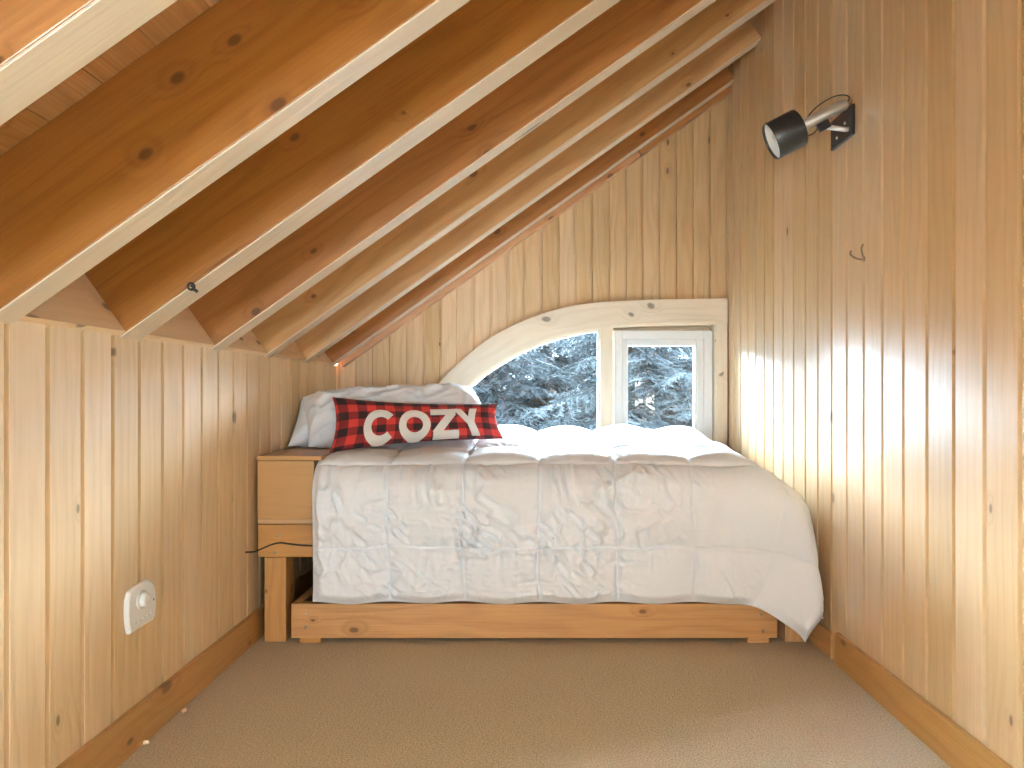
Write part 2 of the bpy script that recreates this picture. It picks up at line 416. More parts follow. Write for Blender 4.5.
# the deck boards run across the rafters
mb2 = MB(); s = -.35
while s < LS + .35:
    if 0.40 < s + .07 < 1.60:
        mb2.box((s, YF - .1, RD + .001), (s + .137, 0.07, RD + .05), axis=1, M=RM); mb2.box((s, .43, RD + .001), (s + .137, YB + .3, RD + .05), axis=1, M=RM)
    else: mb2.box((s, YF - .1, RD + .001), (s + .137, YB + .3, RD + .05), axis=1, M=RM)
    s += .1385
for s0, s1, a, b in ((-.35, .385, YF - .1, YB + .3), (1.62, LS + .35, YF - .1, YB + .3), (.385, 1.62, YF - .1, .05), (.385, 1.62, .45, YB + .3)):
    mb2.box((s0, a, RD + .0505), (s1, b, RD + .09), axis=0, M=RM)
structure(mb2.build('ceiling', M_deck), 'dark sloping board ceiling seen between the rafters', 'ceiling')

rafters = [(-1.46, .08), (-.98, .08), (-.50, .08), (-.02, .08), (.44, .08), (.922, .081), (1.408, .072), (1.860, .098), (2.385, .080), (2.862, .078), (3.360, .072), (3.800, .070)]
rl = {5: 'first exposed rafter in view, high in the corner with only its pale underside showing fully',
      6: 'dark knotty rafter next after the corner one, its lower end on the knee wall',
      7: 'reddish brown rafter with a small metal screw eye near its lower end',
      8: 'vivid orange rafter between the one with the screw eye and the paler golden one',
      9: 'golden rafter, third counting from the window wall, its face glowing near the top',
      10: 'light honey rafter, second counting from the window wall',
      11: 'narrow reddish rafter tight against the boards of the window wall'}
RA = {}
for i, (y0, th) in enumerate(rafters):
    mb = MB(); mb.box((-.25, y0, 0), (LS - .003, y0 + th, RD), axis=0, M=RM, r=[.5,.5,.5,.5,.5,.6,.12,.10,.42,.45,.75,.40][i])
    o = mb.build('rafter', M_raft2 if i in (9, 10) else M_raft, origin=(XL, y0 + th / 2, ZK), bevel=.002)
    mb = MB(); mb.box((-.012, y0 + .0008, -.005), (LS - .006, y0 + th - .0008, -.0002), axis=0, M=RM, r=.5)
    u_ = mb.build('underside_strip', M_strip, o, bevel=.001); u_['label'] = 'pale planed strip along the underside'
    tag(o, rl.get(i, 'exposed rafter overhead behind the viewer'), 'rafter', 'exposed roof rafters'); RA[i] = o
# blocking boards between the rafters on the knee wall
k = 2
for i in range(len(rafters) - 1):
    a, b = rafters[i][0] + rafters[i][1], rafters[i + 1][0]
    mb = MB(); mb.box((-.02, a + .001, 0), (.018, b - .001, RD), axis=1, M=RM)
    structure(mb.build('trim_%d' % k, M_block), 'pale blocking board closing the gap between two rafters over the knee wall', 'trim'); k += 1
# ledger strip along the slope on the window wall, in two lengths
for s0, s1, nm in ((0.03, 2.16, 'long'), (2.165, LS - .01, 'short')):
    mb = MB(); mb.box((s0, 3.886, -.034), (s1, YB - .0005, .03), axis=0, M=RM)
    structure(mb.build('trim_%d' % k, M_raft, bevel=.003), '%s length of reddish trim running up the slope on the window wall' % nm, 'trim'); k += 1
# corner strip where the window wall meets the tall wall
# ------------------------------------------------------------------ window
win = D.objects.new('window_1', None); COL.objects.link(win); win.location = (.35, YB, SILL)
structure(win, 'arched pine framed window above the bed with a fixed pane and a white casement', 'window')
def prism_between(mb, outer, inner, y0, y1, M=160):
    """solid band between two outlines (x,z) of any length"""
    def rs(p, n):
        L = [0]
        for a, b in zip(p, p[1:]): L.append(L[-1] + math.hypot(b[0] - a[0], b[1] - a[1]))
        out = []; j = 0
        for i in range(n + 1):
            t = L[-1] * i / n
            while j < len(L) - 2 and L[j + 1] < t: j += 1
            f = (t - L[j]) / max(1e-9, L[j + 1] - L[j]); out.append((p[j][0] + (p[j + 1][0] - p[j][0]) * f, p[j][1] + (p[j + 1][1] - p[j][1]) * f))
        return out, L[-1]
    O, lo = rs(outer, M); I, li = rs(inner, M)
    for i in range(M):
        u0, u1 = lo * i / M + 5, lo * (i + 1) / M + 5
        a, b, c, d = O[i], O[i + 1], I[i + 1], I[i]
        wd = math.hypot(a[0] - d[0], a[1] - d[1])
        mb.face([(d[0], y0, d[1]), (c[0], y0, c[1]), (b[0], y0, b[1]), (a[0], y0, a[1])], [(u0, 3.), (u1, 3.), (u1, 3 + wd), (u0, 3 + wd)])
        mb.face([(a[0], y1, a[1]), (b[0], y1, b[1]), (c[0], y1, c[1]), (d[0], y1, d[1])])
        mb.face([(a[0], y0, a[1]), (b[0], y0, b[1]), (b[0], y1, b[1]), (a[0], y1, a[1])], [(u0, 7.43), (u1, 7.43), (u1, 7.45), (u0, 7.45)])
        mb.face([(d[0], y1, d[1]), (c[0], y1, c[1]), (c[0], y0, c[1]), (d[0], y0, d[1])], [(u0, 4.05), (u1, 4.05), (u1, 4), (u0, 4)])
    for e in (0, M):
        a, d = O[e], I[e]
        mb.face([(a[0], y0, a[1]), (a[0], y1, a[1]), (d[0], y1, d[1]), (d[0], y0, d[1])])
def offset_in(pts, t):
    out = []
    for i, p in enumerate(pts):
        a, b = pts[max(0, i - 1)], pts[min(len(pts) - 1, i + 1)]
        dx, dz = b[0] - a[0], b[1] - a[1]; l = math.hypot(dx, dz); out.append((p[0] + dz / l * t, p[1] - dx / l * t))
    return out
mb = MB(); prism_between(mb, A_out, A_in + [(A_out[-1][0], A_in[-1][1])], 3.918, YB - .0005); mb.build('arch_casing', M_arch, win, weld=False)
# jamb lining: inner band going through the wall
xr_in = A_in[-1][0]
Jo = [(x, z) for x, z in A_in]; 
mb = MB(); prism_between(mb, offset_in(A_in, -.012), offset_in(A_in, .010), 3.930, YB + .13)
mb.box((A_in[0][0] - .02, 3.925, SILL - .03), (xr_in + .03, YB + .13, SILL), axis=0)
mb.box((xr_in - .002, 3.930, SILL), (xr_in + .018, YB + .13, A_in[-1][1] + .01), axis=2)
mb.box((pw(612, 0)[0], YB + .101, A_in[-1][1] - .06), (xr_in + .03, YB + .128, A_in[-1][1] + .03), axis=0)
mb.box((xr_in - .03, YB + .101, SILL), (xr_in + .03, YB + .128, A_in[-1][1] - .061), axis=2)
mb.build('jamb_lining', M_arch, win)
mb = MB(); mb.box((xr_in + .004, 3.918, SILL - .05), (1.151, YB - .0005, A_in[-1][1] - .0005), axis=2); mb.build('side_casing', M_arch, win, bevel=.002)
xa, xb = pw(600.5, 0)[0], pw(613.5, 0)[0]
mb = MB(); mb.box((xa, 3.935, SILL), (xb, YB + .12, arc_z(A_in, (xa + xb) / 2) + .004), axis=2); mb.build('mullion', M_arch, win, bevel=.002)
# glazing bead and glass of the fixed pane
Lp = [p for p in A_in if p[0] < xa - .002]; Lp = Lp + [(xa, arc_z(A_in, xa))]
g_in = offset_in(Lp, .020)
mb = MB(); prism_between(mb, offset_in(Lp, .008), g_in, YB + .03, YB + .055)
mb.box((xa - .013, YB + .03, SILL), (xa - .0005, YB + .055, arc_z(A_in, xa) - .008), axis=2)
mb.build('glazing_bead', M_wht, win)
mb = MB()
poly = [(x, z) for x, z in offset_in(Lp, .01)]
lowx = poly[0][0]; pts = [(x, z) for x, z in poly if z > SILL]
for (x0, z0), (x1, z1) in zip(pts, pts[1:]):
    mb.face([(x0, YB + .045, SILL), (x1, YB + .045, SILL), (x1, YB + .045, z1), (x0, YB + .045, z0)])
mb.build('fixed_pane', M_glass, win, weld=True)
# white casement
c0, c1 = pw(615.2, 0)[0], pw(714.2, 0)[0]; cz = pw(0, 330)[1]
g0, g1, gz = pw(628.5, 0)[0], pw(698, 0)[0], pw(0, 344.5)[1]
def frame(mb, x0, x1, z0, z1, y0, y1, wl, wr, wt, wbm):
    mb.box((x0, y0, z0), (x0 + wl, y1, z1), axis=2); mb.box((x1 - wr, y0, z0), (x1, y1, z1), axis=2)
    mb.box((x0 + wl, y0, z1 - wt), (x1 - wr, y1, z1), axis=0); mb.box((x0 + wl, y0, z0), (x1 - wr, y1, z0 + wbm), axis=0)
mb = MB(); frame(mb, c0, c1, SILL + .002, cz, 3.955, YB + .10, .045, .052, .05, .05); mb.build('casement_frame', M_wht, win, bevel=.003)
mb = MB(); frame(mb, c0 + .0455, c1 - .0525, SILL + .053, cz - .0505, 3.963, YB + .09, g0 - c0 - .0455, c1 - .0525 - g1, cz - .0505 - gz, .04); sash = mb.build('casement_sash', M_wht, win, bevel=.004)
mb = MB(); frame(mb, g0 - .001, g1 + .001, SILL + .095, gz + .001, 3.9725, YB + .085, .006, .006, .006, .006); mb.build('glazing_gasket', M_wht, sash)
mb = MB(); mb.box((g0 - .004, YB + .05, SILL + .09), (g1 + .004, YB + .054, gz + .004)); mb.build('casement_pane', M_glass2, sash)

# ------------------------------------------------------------------ wall behind the viewer and the openings added to carry fill lights
mb = MB()
for a, b in ((XL - .12, 0.), (0., XR + .12)):
    mb.face([(a, YF, 0), (b, YF, 0), (b, YF, zroof(b) + .34), (a, YF, zroof(a) + .34)][::-1], [(0, a), (0, b), (3, b), (3, a)])
    mb.face([(a, YF - .1, 0), (b, YF - .1, 0), (b, YF - .1, zroof(b) + .34), (a, YF - .1, zroof(a) + .34)])
structure(mb.build('wall_front', M_back), 'board wall behind the viewer', 'wall')
WY0, WY1, WZ0, WZ1 = -2.05, -.75, .15, 1.55
w2 = D.objects.new('fill_window_2', None); COL.objects.link(w2); w2.location = (XR, (WY0 + WY1) / 2, WZ0); structure(w2, 'unseen window added in the tall wall behind the viewer for fill light', 'window')  # added window with no opening; a fill light sits before its blind
mb = MB()
for a, b, c, d in ((WY0 - .07, WY0, WZ0 - .07, WZ1 + .07), (WY1, WY1 + .07, WZ0 - .07, WZ1 + .07)): mb.box((XR - .03, a, c), (XR, b, d), axis=2)
for c, d in ((WZ0 - .07, WZ0), (WZ1, WZ1 + .07)): mb.box((XR - .03, WY0, c), (XR, WY1, d), axis=1)
mb.build('window_casing', M_arch, w2, bevel=.003)
mb = MB(); mb.box((XR - .006, WY0, WZ0), (XR - .001, WY1, WZ1)); mb.build('roller_blind', plain('white_blind', (.8, .8, .78), .8), w2)
w4 = D.objects.new('fill_window_4', None); COL.objects.link(w4); w4.location = (-.90, YF, .47); structure(w4, 'small low unseen window added in the corner of the board wall behind the viewer for fill light', 'window')  # added corner window, a place for fill light on the upper tall wall
mb = MB(); frame(mb, -1.12, -.68, .42, 1.10, YF + .0005, YF + .03, .05, .05, .05, .05); mb.build('window_casing', M_arch, w4, bevel=.003)
mb = MB(); mb.box((-1.07, YF + .001, .47), (-.73, YF + .006, 1.05)); mb.build('roller_blind', D.materials['white_blind'], w4)
w3 = D.objects.new('fill_window_3', None); COL.objects.link(w3); w3.location = RM @ Vector((1.0, .25, RD)); structure(w3, 'unseen skylight added in the roof for fill light', 'window')  # added skylight, out of view, to brighten the floor
mb = MB()
for a, b in (((0.30, .05, RD + .051), (1.70, .075, RD + .14)), ((0.30, .425, RD + .051), (1.70, .45, RD + .14)), ((0.30, .076, RD + .051), (0.325, .424, RD + .14)), ((1.675, .076, RD + .051), (1.70, .424, RD + .14))): mb.box(a, b, axis=0, M=RM)
mb.build('added_skylight_curb', M_arch, w3)
# ------------------------------------------------------------------ bed
bed = thing('bed_frame', 'golden fir bed frame on square posts with a deep rail, mostly hidden under the duvet', 'bed', (0, 3.3, 0))
for x0 in (-1.093, 1.042):
    for y0 in (2.738, 3.80):
        mb = MB(); mb.box((x0, y0, 0), (x0 + .088, y0 + .10, .345 if x0 < 0 else .44), axis=2); mb.build('post', M_bed, bed, bevel=.003)
mb = MB(); mb.box((-1.122, 2.742, .3455), (1.03, 2.78, .480), axis=0); rail = mb.build('front_rail', M_bed, bed, bevel=.003)
for z in (.385, .455):
    mb = MB(); mb.lathe([(0, .006), (.004, .006), (.006, .0001)], (-1.045 + (z - .4) * .1, 2.742, z - .02), (0, -1, 0), 14); mb.build('screw', M_screw, rail)
mb = MB(); mb.box((-1.122, 3.82, .3455), (1.03, 3.858, .480), axis=0); mb.build('back_rail', M_bed, bed, bevel=.003)
mb = MB(); mb.box((-.93, 2.781, .3455), (-.892, 3.819, .480), axis=1); mb.build('head_rail', M_bed, bed, bevel=.003)
mb = MB(); mb.box((1.0, 2.781, .3455), (1.038, 3.80, .480), axis=1); mb.build('foot_rail', M_bed, bed, bevel=.003)
mb = MB(); mb.box((-.89, 2.785, .44), (.998, 3.815, .466), axis=0); mb.build('platform', M_box, bed)

mb = MB()
def rounded_slab(x0, x1, y0, y1, z0, z1, r, nseg=5):
    bm = bmesh.new(); bmesh.ops.create_cube(bm, size=1)
    for v in bm.verts: v.co = Vector((x0 + (v.co.x + .5) * (x1 - x0), y0 + (v.co.y + .5) * (y1 - y0), z0 + (v.co.z + .5) * (z1 - z0)))
    bmesh.ops.bevel(bm, geom=bm.edges[:], offset=r, segments=nseg, affect='EDGES', profile=.5)
    out = ([v.co.copy() for v in bm.verts], [[v.index for v in f.verts] for f in bm.faces]); bm.verts.ensure_lookup_table(); bm.free(); return out
vs, fs = rounded_slab(-.86, .97, 2.83, 3.81, .467, .675, .05)
mb.v = [tuple(v) for v in vs]; mb.f = fs; mb.uv = [[(0, 0)] * len(f) for f in fs]; mb.r = [.5] * len(fs); mb.sm = [True] * len(fs)
tag(mb.build('mattress', M_mat, origin=(0, 3.3, .467)), 'pale mattress on the bed frame, covered by the white duvet', 'mattress')

# box shelf at the head end
hb = thing('headboard_box', 'plywood storage box standing on the bed rail at the head end beside the knee wall', 'box shelf', (-1.01, 3.1, .481))
BX0, BX1, BY0, BY1 = -1.125, -.893, 2.752, 3.80
mb = MB(); mb.box((BX0 - .004, BY0 - .002, .742), (-.862, BY1, .761), axis=1); mb.build('top_board', M_box, hb, bevel=.002)
mb = MB(); mb.box((BX0, BY0 - .006, .502), (BX1, BY0 + .012, .7415), axis=0); mb.build('end_panel', M_box, hb, bevel=.002)
mb = MB(); mb.box((BX0, BY0 - .004, .4815), (BX1 + .005, BY1, .5015), axis=1); mb.build('bottom_board', M_box, hb, bevel=.002)
mb = MB(); mb.box((BX0, BY0 + .0125, .502), (BX0 + .015, BY1, .7415), axis=1); mb.build('back_panel', M_box, hb)
mb = MB(); mb.box((BX0 + .0155, BY1 - .018, .502), (BX1, BY1, .7415), axis=0); mb.build('far_panel', M_box, hb)
mb = MB(); mb.lathe([(0, .0085), (.012, .0085), (.015, .006), (.0152, .0001)], (BX1 + .0005, BY0 + .02, .555), (1, 0, 0), 14); mb.build('door_catch', M_screw, hb)

# trundle
tr = thing('trundle_drawer', 'low fir trundle with a long front board and small block feet under the bed', 'trundle', (0, 2.75, 0))
TY = 2.722
mb = MB(); mb.box((-.978, TY, .020), (1.005, TY + .038, .161), axis=0, r=.6); fb = mb.build('front_board', M_bed, tr, bevel=.004)
for x, z in ((-.918, .122), (-.918, .066), (.938, .120), (.945, .050)):
    mb = MB(); mb.lathe([(0, .0055), (.003, .0055), (.005, .0001)], (x, TY, z), (0, -1, 0), 12); mb.build('screw', M_screw, fb)
mb = MB(); mb.box((-.976, TY + .039, .020), (-.938, 3.70, .161), axis=1); mb.build('side_board', M_bed, tr, bevel=.004)
mb = MB(); mb.box((.962, TY + .039, .020), (1.0, 3.70, .161), axis=1); mb.build('side_board', M_bed, tr, bevel=.004)
mb = MB(); mb.box((-.976, 3.701, .020), (1.0, 3.739, .161), axis=0); mb.build('rear_board', M_bed, tr, bevel=.004)
mb = MB(); mb.box((-.9375, TY + .039, .05), (.9615, 3.70, .065), axis=0); mb.build('base_panel', M_box, tr)
for x0 in (-.946, .884):
    for y0 in (TY + .004, 3.64):
        mb = MB(); mb.box((x0, y0, 0), (x0 + .088, y0 + .085, .0195), axis=0); mb.build('foot', M_bed, tr, bevel=.002)

# power cable across the rail
mb = MB()
pt = [(-1.136, 2.66, .386), (-1.12, 2.70, .378), (-1.10, 2.728, .384), (-1.06, 2.733, .40), (-1.025, 2.733, .407), (-.99, 2.733, .402), (-.94, 2.733, .397), (-.88, 2.735, .392), (-.80, 2.737, .38)]
def crv(pts, n=8):
    P = [Vector(p) for p in pts]; P = [P[0] * 2 - P[1]] + P + [P[-1] * 2 - P[-2]]; out = []
    for i in range(len(P) - 3):
        a, b, c, d = P[i:i + 4]
        for j in range(n):
            t = j / n; out.append(.5 * ((2 * b) + (c - a) * t + (2 * a - 5 * b + 4 * c - d) * t * t + (3 * b - a - 3 * c + d) * t ** 3))
    return out + [P[-2]]
mb.tube(crv(pt), .0034, 8)
tag(mb.build('power_cable', M_cord, origin=(-1.0, 2.73, .38)), 'thin black cable stretched across the bed rail below the storage box', 'cable')
mb = MB(); mb.tube(crv([(-1.02, 2.95, .34), (-.985, 2.90, .33), (-.95, 2.87, .315), (-.90, 2.86, .295), (-.84, 2.86, .285)]), .006, 8)
tag(mb.build('lamp_cord', M_cord, origin=(-.95, 2.9, .3)), 'black cord hanging in the dark gap under the bed rail', 'cord')

# ------------------------------------------------------------------ duvet
YBK, Y0, U0 = 3.875, 2.835, .80
RF, RR = .145, .335
XLFT = -.885
def ztop(y): return .745 + .045 * sstep(2.80, 3.65, y)
def duvet_base(u, v):
    """flat cloth point -> draped point (before quilting)"""
    du = np.maximum(0, u - U0); dv = np.maximum(0, v - (YBK - Y0))
    r = np.hypot(du, dv); rr = np.maximum(r, 1e-9); dx, dy = du / rr, dv / rr
    R = RF + (RR - RF) * dx ** 2
    q = R * math.pi / 2
    ang = np.minimum(r / R, math.pi / 2)
    o = np.where(r < q, np.sin(ang), 1.) ; zd = np.where(r < q, R * (1 - np.cos(ang)), R + (r - q))
    p = 3.6; se = (np.abs(dx) ** p + np.abs(dy) ** p + 1e-12) ** (-1 / p)
    corner = (2 * dx * dy) ** 2
    hang = np.clip((r - q * .6) / .5, 0, 1)
    ox = o * RR * dx * se + corner * hang * .15 * (1 - .75 * sstep(.50, .86, r)) ; oy = o * RF * dy * se + corner * hang * .13
    x = np.minimum(u, U0) + ox; ybase = YBK - np.minimum(v, YBK - Y0)
    y = ybase - oy
    # front bows out a little between top and hem, hem tucks in
    y = y + .02 * np.sin(np.clip((dv - .2) / .46, 0, 1) * math.pi * .5) * (1 - corner)
    z = ztop(ybase) - zd
    z = z + .055 * sstep(.25, .8, u) * 0
    return x, y, z
def duvet():
    nu, nv = 460, 360
    ul = np.linspace(XLFT, U0 + .485, nu); vl = np.linspace(0, (YBK - Y0) + .665, nv)
    U, V = np.meshgrid(ul, vl, indexing='ij')
    uw = U + (vnoise(U * 4, V * 4, 1) - .5) * .05; vw = V + (vnoise(U * 4 + 9, V * 4, 2) - .5) * .05
    X, Y, Z = duvet_base(U, V)
    P = np.stack([X, Y, Z], -1)
    du = np.gradient(P, axis=0); dv = np.gradient(P, axis=1)
    nrm = np.cross(dv, du); nrm /= np.linalg.norm(nrm, axis=-1, keepdims=True) + 1e-12
    # seams
    su = .308; u_off = .036; vs1 = (YBK - Y0) + .085; svv = .345
    warpu = (vnoise(V * 7, U * 2, 3) - .5) * .022; warpv = (vnoise(U * 7, V * 2, 4) - .5) * .018
    a = (U + warpu - u_off) / su; b = (V + warpv - vs1) / svv
    fa = np.abs(a - np.round(a)) * su; fb = np.abs(b - np.round(b)) * svv       # distance to nearest seam in metres
    dvv = V - (YBK - Y0)
    front = sstep(.05, .2, dvv)
    pa = np.clip(fa / (su / 2), 0, 1); pb = np.clip(fb / (svv / 2), 0, 1)
    puff = (1 - (1 - pa) ** 2.2) ** .8 * (1 - (1 - pb) ** 2.2) ** .8
    cell = vnoise(np.floor(a) * 3.3 + .5, np.floor(b) * 2.7 + .5, 5)
    amp = (.034 + (.004 + .016 * sstep(3.35, 3.7, Y)) * (1 - front) - .012 * (1 - front) * sstep(3.5, 3.2, Y)) * (.75 + .5 * cell)
    right = sstep(.55, .9, U)
    amp = amp * (1 - .35 * right * front)
    h = puff * amp
    # pucker running away from the seams
    ridge = lambda n: 1 - np.abs(2 * n - 1)
    pk_b = ridge(vnoise(uw * 34, vw * 5, 6)) * np.exp(-fb / .06) * sstep(0, .012, fb)
    pk_a = ridge(vnoise(uw * 5, vw * 34, 7)) * np.exp(-fa / .06) * sstep(0, .012, fa)
    below = np.where(b - np.round(b) > 0, 1.25, .8)
    wr = 1 - .65 * sstep(.38, .62, U)         # calmer towards the foot end
    wr = wr * (.30 + .70 * front) * (1 - sstep(.85, 1.0, U)); wr = wr * (.5 + .9 * vnoise(U * 3.1, V * 3.1, 14))
    h = h + (pk_b * .026 * below + pk_a * .018) * wr
    # sharp diagonal creases
    d1 = ridge(vnoise((uw + vw) * 9, (uw - vw) * 26 + 7, 8)) ** 3; d2 = ridge(vnoise((uw * .5 + vw) * 9 + 3, (uw - vw * .4) * 24, 9)) ** 3
    m1 = sstep(.45, .72, vnoise(U * 5, V * 5, 10)); m2 = sstep(.45, .72, vnoise(U * 5 + 20, V * 5, 11))
    h = h + (d1 * m1 + d2 * m2) * .024 * wr * (.4 + .6 * front)
    f1 = ridge(vnoise(uw * 38, vw * 38, 15)) ** 2
    h = h + f1 * .004 * wr
    # long soft folds falling from the foot corner
    th = np.arctan2(np.maximum(0, U - U0) + .02, np.maximum(0, dvv) + .02)
    cr = np.clip(np.maximum(0, U - U0) / .4, 0, 1) * np.clip(dvv / .3, 0, 1)
    h = h + cr * (.026 * np.sin(th * 11 + 1.2) + .007 * np.sin(th * 23))
    lf = np.exp(-((U - .60 - .25 * dvv) / .10) ** 2) * np.clip(dvv / .3, 0, 1); h = h + lf * .022
    lf = np.exp(-((U - .80 + .10 * dvv) / .05) ** 2) * np.clip(dvv / .3, 0, 1); h = h - lf * .015
    # seam stitch groove, edges thin down
    h = h - .004 * np.exp(-np.minimum(fa, fb) / .004)
    edge = np.minimum(np.minimum((U - XLFT), (U0 + .485 - U)), np.minimum(V * 1.0, (YBK - Y0) + .665 - V))
    h = h * sstep(-.005, .045, edge)
    wav = (vnoise(U * 2.6, V * 2.6, 12) - .5)
    P = P + nrm * h[..., None]
    P[..., 1] += wav * .03 * front
    # hem rises and falls
    hem = sstep(.5, .66, dvv); P[..., 2] += hem * (.005 * np.sin((U - u_off) / su * 2 * math.pi + math.pi / 2) + .006)
    # keep the cloth inside the room
    P[..., 0] = np.minimum(P[..., 0], XR - .036)
    P[..., 1] = np.minimum(P[..., 1], YB - .03)
    P[..., 2] = np.maximum(P[..., 2], .045)
    mb = MB(); mb.grid(P.tolist(), flip=True)
    return mb
dv_ = duvet().build('duvet', M_duvet, origin=(0, 3.2, .70))
sd = dv_.modifiers.new('thick', 'SOLIDIFY'); sd.thickness = .022; sd.offset = -1
tag(dv_, 'puffy white quilted duvet spread over the bed and hanging down its front', 'duvet')

# ------------------------------------------------------------------ pillows
def pillow(corners, T, seed, n=90, m=60, pinch=.10, wr=.012, p=.55):
    """corners BL BR TL TR; returns front/back grids and a surface function for the front"""
    BL, BR, TL, TR = [np.array(c) for c in corners]
    nr = np.cross(BR - BL, TL - BL); nr = nr / np.linalg.norm(nr)      # towards the viewer
    W, H = np.linalg.norm(BR - BL), np.linalg.norm(TL - BL)
    def surf(a, b, side=1, extra=0.):
        """a,b in 0..1"""
        A, B = 2 * a - 1, 2 * b - 1
        # edges drawn in between the corners
        ka = 1 - pinch * (H / W) * (1 - B ** 2) * 1.0; kb = 1 - pinch * (1 - A ** 2)
        ed = 1 - .06 * (1 - np.abs(A)) * 0
        s = .5 + .5 * A * ka; t = .5 + .5 * B * kb * ed
        base = ((1 - s) * (1 - t))[..., None] * BL + (s * (1 - t))[..., None] * BR + ((1 - s) * t)[..., None] * TL + (s * t)[..., None] * TR
        th = T * np.maximum(0, 1 - np.abs(A) ** 4.5) ** p * np.maximum(0, 1 - np.abs(B) ** 2.6) ** p
        x, y = a * W, b * H
        rid = lambda q: 1 - np.abs(2 * q - 1)
        w = (rid(vnoise(x * 9 + y * 7, y * 22 - x * 6 + 3, seed)) ** 2 * .7 + rid(vnoise(x * 26 - y * 14, y * 10 + x * 5, seed + 1)) ** 2 * .5 + vnoise(x * 7, y * 7, seed + 2) * .8) * wr
        inner = np.maximum(0, 1 - np.abs(A) ** 6) ** .5 * np.maximum(0, 1 - np.abs(B) ** 6) ** .5
        return base + nr * (side * (th + w * inner + extra))[..., None]
    al, bl = np.linspace(0, 1, n), np.linspace(0, 1, m)
    # denser near the edges
    al = .5 - .5 * np.cos(al * math.pi); bl = .5 - .5 * np.cos(bl * math.pi)
    A, B = np.meshgrid(al, bl, indexing='ij')
    uv = np.stack([A * W, B * H], -1)
    mb = MB()
    mb.grid(surf(A, B, 1).tolist(), uv=uv.tolist()); mb.grid(surf(A, B, -1).tolist(), uv=uv.tolist(), flip=True)
    return mb, surf, W, H
# white pillows
mb, _, _, _ = pillow([(-1.128, 3.10, .772), (-.36, 3.60, .845), (-1.125, 3.27, .985), (-.33, 3.74, 1.03)], .095, 31, pinch=.05, wr=.03)
tag(mb.build('sleeping_pillow', M_pillow, origin=(-.72, 3.5, .83), weld=True), 'white pillow at the back of the bed head, mostly hidden by the other white pillow', 'pillow', 'white sleeping pillows')
mb, _, _, _ = pillow([(-1.02, 3.06, .772), (-.17, 3.33, .835), (-1.095, 3.20, 1.0), (-.31, 3.47, 1.05)], .115, 41, pinch=.06, wr=.034)
tag(mb.build('sleeping_pillow', M_pillow, origin=(-.62, 3.25, .83), weld=True), 'plump white pillow directly behind the red plaid cushion', 'pillow', 'white sleeping pillows')

# plaid cushion with the word on it
cus = thing('lumbar_pillow', 'long red and black plaid cushion with white lettering in front of the white pillows', 'cushion', (-.5, 3.03, .77))
PC = [(-.868, 2.875, .763), (-.130, 3.17, .803), (-.885, 2.975, 1.002), (-.160, 3.24, .968)]
mb, psurf, PW, PH = pillow(PC, .055, 51, n=120, m=60, pinch=.17, wr=.004, p=.6)
mb.build('cushion_cover', M_plaid, cus, weld=True)
def letter(strips):
    """strips: list of (na x nb x 2) arrays of pillow coordinates; raised felt with a thickness"""
    mb = MB()
    for G in strips:
        G = np.array(G); top = psurf(G[..., 0], G[..., 1], 1, .0045); bot = psurf(G[..., 0], G[..., 1], 1, -.001)
        mb.grid(top.tolist(), flip=True)
        for e in (0, -1):
            mb.grid([top[e].tolist(), bot[e].tolist()], smooth=False); mb.grid([top[:, e].tolist(), bot[:, e].tolist()], smooth=False)
    return mb
dL, dR = 2.93, 3.22
def um(x):
    u = (x - 236) / 722.; return u * dL / (dR - u * (dR - dL))
def vm(y, x):
    top, bot = 150 + (x - 222) / 722. * 2, 340 - (x - 222) / 722. * 27
    return (bot - y) / (bot - top) - .07
def pix(x, y): return (um(x), vm(y, x))
def arc_strip(cx, cy, ro, ri, a0, a1, n=48, k=7):
    G = []
    for i in range(n + 1):
        a = math.radians(a0 + (a1 - a0) * i / n); row = []
        for j in range(k + 1):
            f = j / k; rx = ri[0] + (ro[0] - ri[0]) * f; ry = ri[1] + (ro[1] - ri[1]) * f
            row.append(pix(cx + rx * math.cos(a), cy - ry * math.sin(a)))
        G.append(row)
    return G
def bar(p, q, w0, w1=None, horiz=False, n=24, k=6):
    """bar from p to q; w = half width measured across (x for upright bars, y for level ones)"""
    w1 = w1 or w0; G = []
    for i in range(n + 1):
        t = i / n; x, y = p[0] + (q[0] - p[0]) * t, p[1] + (q[1] - p[1]) * t; w = w0 + (w1 - w0) * t
        G.append([pix(x, y + w * (2 * j / k - 1)) if horiz else pix(x + w * (2 * j / k - 1), y) for j in range(k + 1)])
    return G
letter([arc_strip(432, 257, (74, 66), (41, 36), 42, 318)]).build('letter', M_felt, cus)
letter([arc_strip(581, 254, (69, 64), (37, 33), 0, 360, 60)]).build('letter', M_felt, cus)
letter([bar((652, 199), (762, 196), 14, horiz=True), bar((741, 211), (681, 284), 22), bar((662, 297), (770, 292), 14, horiz=True)]).build('letter', M_felt, cus)
letter([bar((768, 182), (826, 250), 19, 15), bar((842, 180), (826, 250), 16, 15), bar((826, 240), (842, 297), 17)]).build('letter', M_felt, cus)

